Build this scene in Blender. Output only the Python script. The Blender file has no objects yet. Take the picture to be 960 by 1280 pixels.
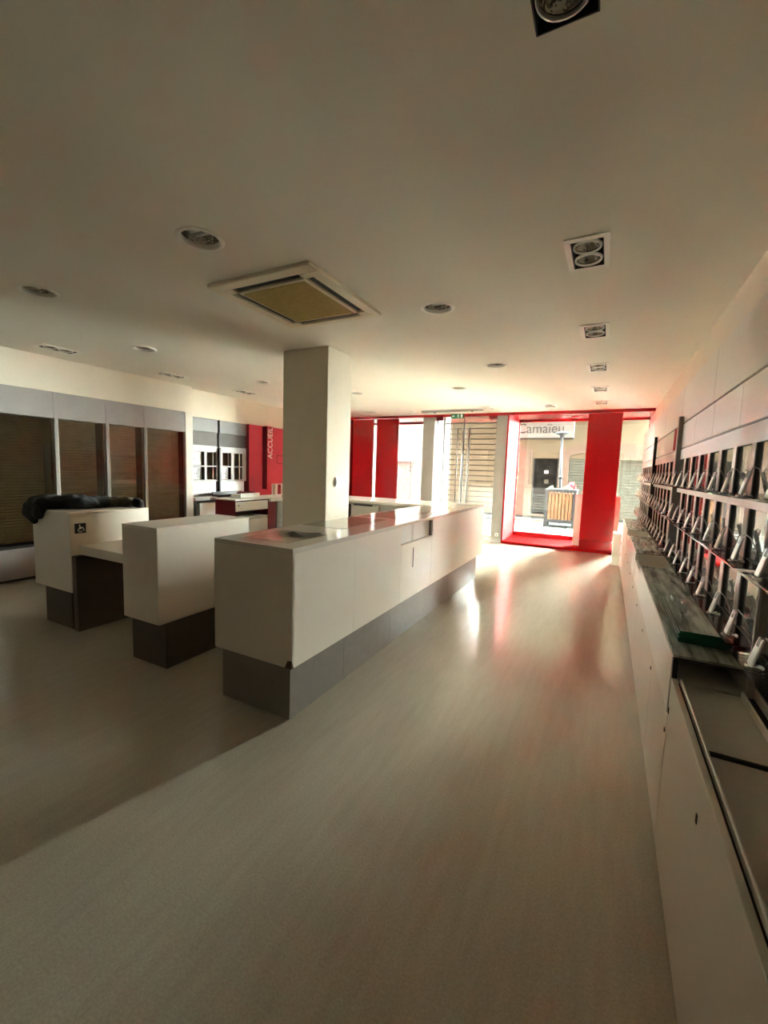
import bpy, bmesh, math, random
from mathutils import Vector, Matrix, noise
random.seed(7)
S = bpy.context.scene
COL = S.collection

# ------------------------------------------------------------------ camera
cd = bpy.data.cameras.new('camera'); cam = bpy.data.objects.new('camera', cd); COL.objects.link(cam)
cd.sensor_fit = 'HORIZONTAL'; cd.sensor_width = 36.0; cd.lens = 36.0 * 535.47 / 960.0
cd.clip_start = 0.02; cd.clip_end = 200
yaw, pitch, roll = (math.radians(a) for a in (-27.3731, -5.7646, 1.8494))
fw = Vector((math.sin(yaw) * math.cos(pitch), math.cos(yaw) * math.cos(pitch), math.sin(pitch)))
r0 = Vector((math.cos(yaw), -math.sin(yaw), 0)); u0 = r0.cross(fw)
rr = math.cos(roll) * r0 + math.sin(roll) * u0; uu = -math.sin(roll) * r0 + math.cos(roll) * u0
m = Matrix((rr, uu, -fw)).transposed().to_4x4(); m.translation = (0, 0, 1.5)
cam.matrix_world = m
S.camera = cam

# ------------------------------------------------------------------ daylight and exposure
world = bpy.data.worlds.new('overcast_sky'); S.world = world; world.use_nodes = True
bgn = world.node_tree.nodes['Background']
bgn.inputs[0].default_value = (0.925, 1.0, 0.945, 1); bgn.inputs[1].default_value = 170.0
for i, (a, b, y) in enumerate(((-6.38, -3.88, 10.40), (-3.56, -2.2, 9.99), (-1.9, 0.67, 10.40))):   # sampling portals in the three openings: they emit nothing themselves
    pl_ = bpy.data.lights.new('window_portal', 'AREA'); pl_.shape = 'RECTANGLE'; pl_.size = b - a; pl_.size_y = 2.6; pl_.cycles.is_portal = True
    po_ = bpy.data.objects.new('window_portal', pl_); COL.objects.link(po_); po_.location = ((a + b) / 2, y, 1.38); po_.rotation_euler = (math.radians(-90), 0, 0)
S.view_settings.view_transform = 'Standard'; S.view_settings.look = 'None'
S.view_settings.gamma = 1.0; S.view_settings.use_curve_mapping = False
S.view_settings.exposure = 2.15
S.cycles.max_bounces = 16; S.cycles.diffuse_bounces = 9; S.cycles.glossy_bounces = 6
S.cycles.transparent_max_bounces = 16; S.cycles.sample_clamp_indirect = 0.0
S.cycles.caustics_reflective = False; S.cycles.caustics_refractive = False

# ------------------------------------------------------------------ materials
MATS = {}
def mat(name, col, rough=0.5, metal=0.0, var=0.06, scale=8.0, stretch=(1, 1, 1), bump=0.0, spec=0.5, coat=0.0, bscale=None):
    if name in MATS: return MATS[name]
    M = bpy.data.materials.new(name); M.use_nodes = True
    nt = M.node_tree; b = nt.nodes['Principled BSDF']
    b.inputs['Roughness'].default_value = rough; b.inputs['Metallic'].default_value = metal
    b.inputs['Specular IOR Level'].default_value = spec; b.inputs['Coat Weight'].default_value = coat
    b.inputs['Coat Roughness'].default_value = 0.02
    tc = nt.nodes.new('ShaderNodeTexCoord'); mp = nt.nodes.new('ShaderNodeMapping')
    geo = nt.nodes.new('ShaderNodeNewGeometry')
    nt.links.new(geo.outputs['Position'], mp.inputs['Vector']); mp.inputs['Scale'].default_value = stretch
    nz = nt.nodes.new('ShaderNodeTexNoise'); nz.inputs['Scale'].default_value = scale; nz.inputs['Detail'].default_value = 4
    nt.links.new(mp.outputs[0], nz.inputs['Vector'])
    rp = nt.nodes.new('ShaderNodeValToRGB')
    rp.color_ramp.elements[0].position = 0.3; rp.color_ramp.elements[1].position = 0.7
    lo = [c * (1 - var) for c in col]; hi = [min(1, c * (1 + var)) for c in col]
    rp.color_ramp.elements[0].color = (*lo, 1); rp.color_ramp.elements[1].color = (*hi, 1)
    nt.links.new(nz.outputs['Fac'], rp.inputs['Fac']); nt.links.new(rp.outputs['Color'], b.inputs['Base Color'])
    if bump:
        bn = nt.nodes.new('ShaderNodeBump'); bn.inputs['Strength'].default_value = bump; bn.inputs['Distance'].default_value = 0.01
        n2 = nz
        if bscale:
            n2 = nt.nodes.new('ShaderNodeTexNoise'); n2.inputs['Scale'].default_value = bscale
            nt.links.new(mp.outputs[0], n2.inputs['Vector'])
        nt.links.new(n2.outputs['Fac'], bn.inputs['Height']); nt.links.new(bn.outputs[0], b.inputs['Normal'])
    MATS[name] = M
    return M
def glass_mat(name, tint, ior=1.45, rough=0.0):
    M = bpy.data.materials.new(name); M.use_nodes = True; nt = M.node_tree
    nt.nodes.remove(nt.nodes['Principled BSDF']); out = nt.nodes['Material Output']
    tr = nt.nodes.new('ShaderNodeBsdfTransparent'); tr.inputs[0].default_value = (*tint, 1)
    gl = nt.nodes.new('ShaderNodeBsdfGlossy'); gl.inputs['Roughness'].default_value = rough
    fr = nt.nodes.new('ShaderNodeFresnel'); fr.inputs[0].default_value = ior
    mx = nt.nodes.new('ShaderNodeMixShader')
    nt.links.new(fr.outputs[0], mx.inputs[0]); nt.links.new(tr.outputs[0], mx.inputs[1]); nt.links.new(gl.outputs[0], mx.inputs[2])
    nt.links.new(mx.outputs[0], out.inputs['Surface']); MATS[name] = M
    return M

M_ceil = mat('ceiling_paint', (0.82, 0.785, 0.70), 0.85, var=0.02, scale=1.5, bump=0.02, bscale=40)
M_wall = mat('cream_wall_paint', (0.82, 0.75, 0.63), 0.85, var=0.03, scale=2)
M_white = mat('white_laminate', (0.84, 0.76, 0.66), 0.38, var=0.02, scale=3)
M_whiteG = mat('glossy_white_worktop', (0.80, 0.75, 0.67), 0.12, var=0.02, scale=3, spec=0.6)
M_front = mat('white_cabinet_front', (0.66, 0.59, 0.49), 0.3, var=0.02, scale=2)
M_fascia = mat('grey_fascia_laminate', (0.33, 0.30, 0.285), 0.5, var=0.05, scale=5)
M_kick = mat('grey_plinth_laminate', (0.235, 0.205, 0.175), 0.4, var=0.06, scale=14)
M_panel = mat('pale_wall_panel', (0.74, 0.69, 0.61), 0.3, var=0.03, scale=2)
M_frame = mat('pale_grey_frame', (0.50, 0.455, 0.415), 0.35, var=0.03, scale=5)
M_pillar = mat('grey_pillar_paint', (0.33, 0.305, 0.275), 0.55, var=0.05, scale=5)
M_column = mat('column_paint', (0.66, 0.58, 0.46), 0.85, var=0.03, scale=3)
M_red = mat('glossy_red_lacquer', (0.37, 0.003, 0.006), 0.22, var=0.03, scale=2, coat=0.3)
M_redl = mat('satin_red_lining', (0.34, 0.0018, 0.0028), 0.6, var=0.03, scale=2, spec=0.02)
M_redsq = mat('matt_dark_red', (0.30, 0.010, 0.025), 0.7, var=0.05, scale=4, spec=0.08)
M_redm = mat('matt_red_paint', (0.58, 0.035, 0.06), 0.5, var=0.04, scale=2)
M_redk = mat('dark_red_laminate', (0.17, 0.005, 0.012), 0.45, var=0.05, scale=4)
M_black = mat('black_plastic', (0.012, 0.010, 0.009), 0.45, var=0.2, scale=20)
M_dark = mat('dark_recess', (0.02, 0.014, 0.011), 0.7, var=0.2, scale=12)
M_steel = mat('brushed_steel', (0.33, 0.31, 0.29), 0.35, metal=0.9, var=0.06, scale=30, stretch=(1, 1, 6))
M_chrome = mat('chrome_reflector', (0.62, 0.58, 0.53), 0.04, metal=1.0, var=0.05, scale=20, bump=0.6, bscale=30)
M_slat = mat('beige_slat', (0.68, 0.58, 0.45), 0.5, var=0.08, scale=9)
M_brownp = mat('brown_board', (0.10, 0.066, 0.04), 0.6, var=0.1, scale=10)
M_acgrille = mat('yellowed_grille', (0.56, 0.41, 0.155), 0.7, var=0.08, scale=30)
M_acwhite = mat('aged_white_plastic', (0.80, 0.71, 0.55), 0.5, var=0.03, scale=5)
M_lampw = mat('white_lamp_frame', (0.85, 0.82, 0.76), 0.4, var=0.02, scale=8)
M_cloth = mat('black_cloth', (0.008, 0.007, 0.006), 0.9, var=0.3, scale=25, bump=0.2)
M_olive = mat('olive_cloth', (0.06, 0.048, 0.028), 0.9, var=0.3, scale=30)
M_green = mat('exit_green', (0.0, 0.115, 0.04), 0.4, var=0.03)
M_signw = mat('sign_white', (0.85, 0.86, 0.83), 0.45, var=0.02)
M_navy = mat('navy_sign', (0.008, 0.012, 0.035), 0.4, var=0.05)
M_tray = mat('tray_liner', (0.62, 0.56, 0.49), 0.6, var=0.03, scale=30)
M_gedge = mat('green_glass_edge', (0.008, 0.13, 0.07), 0.15, var=0.15, scale=30)
M_poster = mat('glossy_display_pane', (0.30, 0.29, 0.27), 0.02, var=0.3, scale=4.0, stretch=(1, 3, 1.5), spec=1.0, coat=1.0)
M_redRefl = mat('red_reflection_pane', (0.40, 0.02, 0.035), 0.02, var=0.2, scale=4.0, spec=1.0, coat=1.0)  # red base stands in for reflections of the red window panels
M_white2 = mat('white_plastic', (0.80, 0.78, 0.73), 0.35, var=0.02)
M_film = mat('brown_film', (0.045, 0.035, 0.02), 0.35, var=0.3, scale=30)
M_glass = glass_mat('shop_window_glass', (0.96, 0.98, 0.97), 1.45)
M_acryl = glass_mat('clear_acrylic', (0.93, 0.95, 0.93), 1.45)
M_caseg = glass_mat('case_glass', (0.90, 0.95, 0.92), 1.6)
def dust_and_reflections(M, fac, col):      # film of dust, with pale streaks painted in place of reflections
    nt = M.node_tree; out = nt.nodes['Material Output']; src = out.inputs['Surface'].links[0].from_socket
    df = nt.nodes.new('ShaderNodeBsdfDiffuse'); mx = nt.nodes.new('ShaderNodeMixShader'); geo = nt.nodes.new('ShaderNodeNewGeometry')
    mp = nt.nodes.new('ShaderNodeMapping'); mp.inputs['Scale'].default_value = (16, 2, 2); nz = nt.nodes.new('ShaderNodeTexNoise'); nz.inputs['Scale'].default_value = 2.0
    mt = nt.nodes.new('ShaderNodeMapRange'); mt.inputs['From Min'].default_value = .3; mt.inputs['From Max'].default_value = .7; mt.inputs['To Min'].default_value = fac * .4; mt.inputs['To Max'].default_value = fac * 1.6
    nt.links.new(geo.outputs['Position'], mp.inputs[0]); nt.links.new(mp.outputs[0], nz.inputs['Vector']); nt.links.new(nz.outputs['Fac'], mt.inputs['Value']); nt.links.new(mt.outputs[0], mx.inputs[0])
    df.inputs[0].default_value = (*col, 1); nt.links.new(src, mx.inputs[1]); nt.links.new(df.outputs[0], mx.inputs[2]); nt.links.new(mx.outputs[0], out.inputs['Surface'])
dust_and_reflections(M_caseg, 0.42, (0.80, 0.81, 0.74))
M_tint = glass_mat('smoked_cabinet_glass', (0.9, 0.88, 0.85), 1.5)
# street
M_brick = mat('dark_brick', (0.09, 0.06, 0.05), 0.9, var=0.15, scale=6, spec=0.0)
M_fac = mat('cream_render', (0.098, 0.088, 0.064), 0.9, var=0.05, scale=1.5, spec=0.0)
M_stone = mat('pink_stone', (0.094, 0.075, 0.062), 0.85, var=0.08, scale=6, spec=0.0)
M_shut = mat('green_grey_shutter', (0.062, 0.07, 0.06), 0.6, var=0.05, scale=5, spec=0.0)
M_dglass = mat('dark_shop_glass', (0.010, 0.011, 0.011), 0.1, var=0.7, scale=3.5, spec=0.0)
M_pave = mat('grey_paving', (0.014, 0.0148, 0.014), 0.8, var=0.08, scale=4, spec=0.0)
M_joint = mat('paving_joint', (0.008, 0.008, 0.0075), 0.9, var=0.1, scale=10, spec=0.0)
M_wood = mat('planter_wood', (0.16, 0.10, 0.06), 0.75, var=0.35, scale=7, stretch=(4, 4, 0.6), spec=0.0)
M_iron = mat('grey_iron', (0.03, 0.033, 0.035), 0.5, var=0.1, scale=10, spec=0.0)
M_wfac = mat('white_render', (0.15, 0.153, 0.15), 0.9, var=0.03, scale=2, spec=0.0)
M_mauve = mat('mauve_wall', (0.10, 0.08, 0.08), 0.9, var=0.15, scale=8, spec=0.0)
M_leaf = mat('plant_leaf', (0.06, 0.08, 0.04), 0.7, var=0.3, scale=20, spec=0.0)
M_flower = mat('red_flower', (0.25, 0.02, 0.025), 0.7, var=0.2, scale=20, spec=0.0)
# floor
def floor_material():
    M = bpy.data.materials.new('beige_vinyl_floor'); M.use_nodes = True; nt = M.node_tree; b = nt.nodes['Principled BSDF']
    geo = nt.nodes.new('ShaderNodeNewGeometry')
    def nz(scale, st, det=5):
        mp = nt.nodes.new('ShaderNodeMapping'); mp.inputs['Scale'].default_value = st
        n = nt.nodes.new('ShaderNodeTexNoise'); n.inputs['Scale'].default_value = scale; n.inputs['Detail'].default_value = det
        nt.links.new(geo.outputs['Position'], mp.inputs['Vector']); nt.links.new(mp.outputs[0], n.inputs['Vector']); return n
    a = nz(3.0, (9, 1, 1)); c = nz(120, (1, 1, 1), 2)
    r1 = nt.nodes.new('ShaderNodeValToRGB'); r1.color_ramp.elements[0].position = 0.32; r1.color_ramp.elements[1].position = 0.68
    r1.color_ramp.elements[0].color = (0.465, 0.405, 0.315, 1); r1.color_ramp.elements[1].color = (0.505, 0.445, 0.35, 1)
    nt.links.new(a.outputs['Fac'], r1.inputs['Fac'])
    r2 = nt.nodes.new('ShaderNodeValToRGB'); r2.color_ramp.elements[0].position = 0.35; r2.color_ramp.elements[1].position = 0.65
    r2.color_ramp.elements[0].color = (0.80, 0.80, 0.80, 1); r2.color_ramp.elements[1].color = (1.0, 1.0, 1.0, 1)
    nt.links.new(c.outputs['Fac'], r2.inputs['Fac'])
    mx = nt.nodes.new('ShaderNodeMixRGB'); mx.blend_type = 'MULTIPLY'; mx.inputs[0].default_value = 0.8
    nt.links.new(r1.outputs[0], mx.inputs[1]); nt.links.new(r2.outputs[0], mx.inputs[2]); nt.links.new(mx.outputs[0], b.inputs['Base Color'])
    b.inputs['Roughness'].default_value = 0.16; b.inputs['Specular IOR Level'].default_value = 0.9
    w = nz(5, (0.8, 2.6, 1), 3)
    bn = nt.nodes.new('ShaderNodeBump'); bn.inputs['Strength'].default_value = 0.16; bn.inputs['Distance'].default_value = 0.012
    nt.links.new(w.outputs['Fac'], bn.inputs['Height']); nt.links.new(bn.outputs[0], b.inputs['Normal'])
    return M
M_floor = floor_material()

# ------------------------------------------------------------------ helpers
WP = {}          # world position of every object's origin (nothing that has children is rotated)
CACHE = {}
def place(o, w, parent=None):
    COL.objects.link(o); w = Vector(w)
    if parent is not None: o.parent = parent; o.location = w - WP[parent]
    else: o.location = w
    WP[o] = w
    return o
def tag(o, label=None, cat=None, group=None, kind=None):
    if label: o['label'] = label
    if cat: o['category'] = cat
    if group: o['group'] = group
    if kind: o['kind'] = kind
    return o
def thing(name, loc, label, cat, group=None):
    return tag(place(bpy.data.objects.new(name, None), loc), label, cat, group)
def bm_mesh(bm, name, mt, smooth=False):
    me = bpy.data.meshes.new(name); bm.to_mesh(me); bm.free()
    me.materials.append(mt)
    if smooth:
        for p in me.polygons: p.use_smooth = True
    return me
def box_mesh(name, dx, dy, dz, mt, bev):
    k = ('b', round(dx, 4), round(dy, 4), round(dz, 4), mt.name, round(bev, 4))
    if k in CACHE: return CACHE[k]
    bm = bmesh.new(); bmesh.ops.create_cube(bm, size=1.0); bmesh.ops.scale(bm, vec=(dx, dy, dz), verts=bm.verts)
    bev = min(bev, 0.45 * min(dx, dy, dz))
    if bev > 0: bmesh.ops.bevel(bm, geom=list(bm.edges), offset=bev, segments=1, affect='EDGES')
    CACHE[k] = bm_mesh(bm, name, mt)
    return CACHE[k]
def box(name, x0, x1, y0, y1, z0, z1, mt, parent=None, bev=0.003, rot=None):
    o = bpy.data.objects.new(name, box_mesh(name, x1 - x0, y1 - y0, z1 - z0, mt, bev))
    if rot: o.rotation_euler = rot
    return place(o, ((x0 + x1) / 2, (y0 + y1) / 2, (z0 + z1) / 2), parent)
def mesh(name, verts, faces, mt, parent=None, w=(0, 0, 0), smooth=False):
    me = bpy.data.meshes.new(name); w = Vector(w)
    me.from_pydata([tuple(Vector(v) - w) for v in verts], [], faces); me.materials.append(mt)
    bm = bmesh.new(); bm.from_mesh(me); bmesh.ops.recalc_face_normals(bm, faces=bm.faces); bm.to_mesh(me); bm.free()
    if smooth:
        for p in me.polygons: p.use_smooth = True
    return place(bpy.data.objects.new(name, me), w, parent)
def prism(name, pts, axis, a, b, mt, parent=None):
    """pts: 2-D outline in the two other axes (in xyz order), pulled from a to b along axis"""
    def P(p, t):
        l = list(p); l.insert(axis, t); return Vector(l)
    n = len(pts); v = [P(p, a) for p in pts] + [P(p, b) for p in pts]
    f = [list(range(n))[::-1], list(range(n, 2 * n))] + [[i, (i + 1) % n, n + (i + 1) % n, n + i] for i in range(n)]
    c = sum(v, Vector()) / len(v)
    return mesh(name, v, f, mt, parent, c)
def tube(name, pts, r, mt, parent=None, seg=8, closed=False):
    pts = [Vector(p) for p in pts]; n = len(pts); V = []; F = []
    for i, p in enumerate(pts):
        a = pts[i - 1] if (i > 0 or closed) else p; b = pts[(i + 1) % n] if (i < n - 1 or closed) else p
        t = (b - a).normalized(); s = t.cross(Vector((0, 0, 1)))
        if s.length < 1e-3: s = t.cross(Vector((1, 0, 0)))
        s.normalize(); q = t.cross(s); rad = r[i] if isinstance(r, (list, tuple)) else r
        V += [p + rad * (math.cos(2 * math.pi * k / seg) * s + math.sin(2 * math.pi * k / seg) * q) for k in range(seg)]
    for i in range(n if closed else n - 1):
        j = (i + 1) % n
        F += [[i * seg + k, i * seg + (k + 1) % seg, j * seg + (k + 1) % seg, j * seg + k] for k in range(seg)]
    if not closed: F += [list(range(seg))[::-1], list(range((n - 1) * seg, n * seg))]
    c = sum(pts, Vector()) / n
    return mesh(name, V, F, mt, parent, c, smooth=True)
def lathe(name, prof, w, mt, parent=None, seg=32, smooth=True, sq=None):
    """prof: (radius, z) list turned about the vertical axis through w"""
    k = ('l', tuple(prof), mt.name, seg)
    if k not in CACHE:
        V = []; F = []; n = len(prof)
        for (r, z) in prof: V += [(r * math.cos(2 * math.pi * i / seg), r * math.sin(2 * math.pi * i / seg), z) for i in range(seg)]
        for a in range(n - 1): F += [[a * seg + i, a * seg + (i + 1) % seg, (a + 1) * seg + (i + 1) % seg, (a + 1) * seg + i] for i in range(seg)]
        me = bpy.data.meshes.new(name); me.from_pydata(V, [], F); me.materials.append(mt)
        if smooth:
            for p in me.polygons: p.use_smooth = True
        CACHE[k] = me
    return place(bpy.data.objects.new(name, CACHE[k]), w, parent)
def text(name, body, size, w, right, up, mt, parent=None, depth=0.004, width=None):
    cu = bpy.data.curves.new(name, 'FONT'); cu.body = body; cu.size = size; cu.extrude = depth; cu.align_x = 'CENTER'; cu.align_y = 'CENTER'
    t = bpy.data.objects.new('tmp', cu); COL.objects.link(t)
    dg = bpy.context.evaluated_depsgraph_get(); me = bpy.data.meshes.new_from_object(t.evaluated_get(dg))
    bpy.data.objects.remove(t); bpy.data.curves.remove(cu)
    xs = [v.co.x for v in me.vertices]; sx = (width / (max(xs) - min(xs))) if width else 1.0
    right = Vector(right); up = Vector(up); nrm = right.cross(up)
    for v in me.vertices: v.co = right * v.co.x * sx + up * v.co.y + nrm * v.co.z
    me.name = name; me.materials.clear(); me.materials.append(mt)
    return place(bpy.data.objects.new(name, me), w, parent)
def copy_tree(o, w, parent=None):
    c = o.copy(); place(c, w, parent)
    for ch in [k for k in WP if k.parent == o]: copy_tree(ch, Vector(w) + (WP[ch] - WP[o]), c)
    return c
def st(o): o['kind'] = 'structure'; return o

# ------------------------------------------------------------------ room shell
ZC = 2.751; YF = 9.30; YG = 10.36; XL = -6.25; XR = 0.677; YB = -6.0
st(box('floor', -7.4, 0.95, YB - .2, YG + .04, -0.12, 0.0, M_floor, bev=0))
st(box('wall_back', -7.4, 0.95, YB - .2, YB, 0, 3.1, M_brownp, bev=0))  # out of view; set far back and dark to cut bounced light
st(box('wall_right', XR, 0.95, YB, YG + .04, 0, 3.1, M_wall, bev=0))
wl = st(box('wall_left', -7.4, -7.1, YB, YG + .04, 0, 3.1, M_wall, bev=0))
box('bulkhead', -7.1, XL, YB, 4.97, 2.32, 3.1, M_wall, wl, bev=0)
box('bulkhead', -7.1, -6.42, 4.97, YG, 2.29, 3.1, M_wall, wl, bev=0)
box('wall_panel', -7.1, XL, YB, 2.27, 0, 2.32, M_kick, wl, bev=0)  # out of view; dark colour chosen to cut bounced light

# lamp positions in the ceiling
RECT = [(-0.195, y) for y in (1.225, 2.79, 4.264, 5.668, 7.06, 8.353)] + [(-5.72, y) for y in (2.764, 4.209, 5.652, 7.06)] + [(-4.79, 8.55), (-2.18, 8.47), (-1.05, 8.5)]
ROUND = [(-2.132, 1.765), (-1.268, 3.24), (-1.265, 5.18), (-2.1, 6.39), (-3.86, 6.315), (-3.92, 1.778), (-4.72, 3.136), (-4.764, 5.011)]
RX, RY, RR = 0.082, 0.165, 0.105
holes = [(x - RX, x + RX, y - RY, y + RY, None) for x, y in RECT] + [(x - .14, x + .14, y - .14, y + .14, (x, y)) for x, y in ROUND]
def ceiling():
    xs = sorted({round(v, 4) for h in holes for v in h[:2]} | {-7.1, XR}); ys = sorted({round(v, 4) for h in holes for v in h[2:4]} | {YB, YF})
    V = []; F = []
    def q(*p):
        n = len(V); V.extend(p); F.append(list(range(n, n + len(p))))
    for i in range(len(xs) - 1):
        for j in range(len(ys) - 1):
            cx = (xs[i] + xs[i + 1]) / 2; cy = (ys[j] + ys[j + 1]) / 2
            if any(h[0] < cx < h[1] and h[2] < cy < h[3] for h in holes): continue
            q((xs[i], ys[j], ZC), (xs[i], ys[j + 1], ZC), (xs[i + 1], ys[j + 1], ZC), (xs[i + 1], ys[j], ZC))
    for h in holes:
        if h[4]:
            cx, cy = h[4]; N = 32
            for k in range(N):
                P = []
                for t in (k, k + 1):
                    a = 2 * math.pi * t / N; c, s = math.cos(a), math.sin(a); e = .14 / max(abs(c), abs(s))
                    P.append(((cx + RR * c, cy + RR * s, ZC), (cx + e * c, cy + e * s, ZC)))
                q(P[0][0], P[0][1], P[1][1], P[1][0])
    return mesh('ceiling', V, F, M_ceil)
ce = st(ceiling())
box('roof_slab', -7.4, 0.95, YB - .2, YG + .04, 3.1, 3.3, M_wall, ce, bev=0)

# ------------------------------------------------------------------ shop front
hd = st(box('trim_1', -7.1, XR, YF, YG + .04, 2.70, 3.1, M_red, bev=0.002))
box('ceiling_edge_strip', -7.1, XR, YF - .05, YF, 2.715, 2.751, M_red, hd)
box('slot_vent', -1.05, -0.35, 9.62, 9.66, 2.697, 2.703, M_black, hd)
lathe('ring', [(0.05, 0.0), (0.06, -0.012), (0.075, -0.012), (0.085, 0.0)], (-0.68, 9.85, 2.70), M_redm, hd)
def pillar(n, x0, x1):
    o = st(box('trim_%d' % n, x0, x1, YF, YG + .04, 0, 2.70, M_pillar, bev=0.004))
    box('plinth_strip', x0 - .003, x1 + .003, YF - .004, YG, 0, 0.05, M_steel, o)
    return o
pillar(2, -3.87, -3.585); pr = pillar(3, -2.18, -1.935)
box('socket_plate', -2.085, -2.015, YF - .012, YF, 0.12, 0.19, M_white2, pr)
box('socket_hole', -2.062, -2.038, YF - .016, YF - .011, 0.143, 0.167, M_black, pr)
def window(n, x0, x1, lj):
    o = st(place(bpy.data.objects.new('window_%d' % n, None), ((x0 + x1) / 2, YG, 0)))
    box('sill_platform', x0, x1, 9.19, YG - .04, 0, 0.05, M_redl, o, bev=0.006)
    box('bottom_frame', x0, x1, YG - .04, YG + .03, 0, 0.13, M_red, o)
    box('top_frame', x0, x1, YG - .03, YG + .03, 2.665, 2.70, M_red, o)
    box('side_lining', x0, x0 + .03, 9.19 if n == 2 else YF, YG - .03, 0.05, 2.70, M_redl, o)
    box('side_frame', x0, x0 + .05, YG - .03, YG + .03, 0.13, 2.665, M_red, o)
    box('glass_pane', x0 + .05, x1, YG - .006, YG + .006, 0.13, 2.665, M_glass, o, bev=0)
    return o
w1 = window(1, -6.42, -3.87, 0); w2 = window(2, -1.935, XR, 0)
box('slot_vent', -1.28, -0.56, 9.36, 9.385, 0.049, 0.053, M_black, w2)
box('cable_hole', -1.91, -1.903, 9.5, 9.53, 0.28, 0.31, M_black, w2)
box('slot_vent', -1.908, -1.902, 9.30, 9.33, 0.35, 2.3, M_redk, w2)
# front wall above the shop, outside; made tall and dark to dim the street
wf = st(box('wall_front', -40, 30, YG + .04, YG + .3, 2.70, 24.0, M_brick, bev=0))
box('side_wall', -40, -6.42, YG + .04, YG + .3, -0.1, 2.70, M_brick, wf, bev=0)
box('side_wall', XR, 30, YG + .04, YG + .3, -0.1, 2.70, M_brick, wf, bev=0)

# glass double door
dr = st(place(bpy.data.objects.new('door_1', None), (-2.88, 9.42, 0)))
for a, b in ((-3.545, -2.935), (-2.905, -2.2)):
    lf = box('glass_leaf', a, b, 9.412, 9.424, 0.02, 2.66, M_glass, dr, bev=0)
    box('bottom_rail', a, b, 9.402, 9.434, 0.02, 0.12, M_steel, lf)
box('centre_seal', -2.933, -2.907, 9.405, 9.43, 0.02, 2.68, M_black, dr)
box('frame_edge', -3.565, -3.545, 9.40, 9.43, 0.0, 2.68, M_black, dr)
for a, b in ((-3.585, -3.42), (-2.38, -2.18)): box('patch_fitting', a, b, 9.395, 9.44, 2.64, 2.70, M_redk, dr)
for hx in (-3.045, -2.975, -2.835, -2.775):
    yy = 9.35 if hx in (-3.045, -2.775) else 9.47
    h = tube('pull_handle', [(hx, yy, .45), (hx, yy, 2.46)], 0.012, M_steel, dr, 10)
    for z in (0.62, 1.45, 2.28): tube('standoff', [(hx, yy, z), (hx, 9.412 if yy < 9.4 else 9.424, z)], 0.008, M_steel, h, 8)
# roller grille behind the door
gr = thing('roller_grille', (-2.88, 9.95, 0), 'lowered security grille of horizontal bars behind the glass double door', 'grille')
for k in range(22):
    z = 0.07 + k * 0.1215
    box('bar', -3.56, -2.2, 9.94, 9.962, z - .010, z + .010, M_iron, gr, bev=0.004)
for a, b in ((-3.585, -3.55), (-2.215, -2.18)): box('guide_rail', a, b, 9.92, 9.98, 0, 2.70, M_steel, gr)
for k in range(5):
    x = -3.40 + k * .27
    box('link_strip', x - .004, x + .004, 9.964, 9.968, 0.07, 2.63, M_steel, gr, bev=0) if k in (0, 4) else None
# red panels
def red_panel(x0, x1, label, y0=9.26):
    t = thing('red_window_screen', ((x0 + x1) / 2, y0 + .03, 0.0), label, 'panel', 'tall red panels in the shop windows')
    b0 = 0.05 if y0 + .06 > 9.19 else 0.0
    box('upper_board', x0, x1, y0, y0 + .06, 0.235, 2.69, M_red, t, bev=0.012)
    box('lower_board', x0 + .001, x1 - .001, y0 + .001, y0 + .06, b0, 0.232, M_red, t, bev=0.010)
    return t
red_panel(-0.42, 0.165, 'tall glossy red panel in the right shop window beside the street lamp view')
red_panel(-5.75, -5.165, 'tall red window panel nearest the square column, left of the thin gap')
red_panel(-5.07, -4.49, 'tall red window panel right of the thin gap, beside the white street view')
wb = tag(box('backing_board', -0.56, 0.25, 9.60, 9.62, 0.05, 1.10, M_white2, bev=0.004), 'low white board standing behind the red panel in the right window', 'board')
pb = thing('white_pedestal', (0.215, 8.24, 0), 'small white floor box between the red panel and the wall cabinets', 'pedestal')
box('body', 0.155, 0.275, 8.12, 8.40, 0.0, 0.52, M_white2, pb, bev=0.006); box('top_cap', 0.15, 0.28, 8.11, 8.41, 0.52, 0.545, M_white2, pb)
# exit sign
ex = thing('exit_sign', (-3.03, 9.22, 2.751), 'green emergency exit sign hanging above the double door', 'exit sign')
box('housing', -3.175, -2.885, 9.20, 9.245, 2.652, 2.751, M_green, ex)
YS = 9.199
def flat(name, pts, y, mt, parent): return prism(name, [(p[0], p[1]) for p in pts], 1, y, y + .003, mt, parent)
flat('arrow', [(-3.155, 2.70), (-3.12, 2.73), (-3.12, 2.71), (-3.085, 2.71), (-3.085, 2.69), (-3.12, 2.69), (-3.12, 2.67)], YS - .002, M_signw, ex)
flat('running_figure', [(-3.03, 2.665), (-3.02, 2.695), (-3.03, 2.71), (-3.02, 2.722), (-3.022, 2.738), (-3.005, 2.738), (-3.003, 2.722), (-2.985, 2.705), (-2.992, 2.70), (-3.003, 2.706), (-3.003, 2.69), (-2.985, 2.678), (-2.99, 2.665), (-3.01, 2.685), (-3.018, 2.664)], YS - .002, M_signw, ex)
flat('door_symbol', [(-2.955, 2.664), (-2.955, 2.74), (-2.91, 2.74), (-2.91, 2.664)], YS - .002, M_signw, ex)
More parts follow.
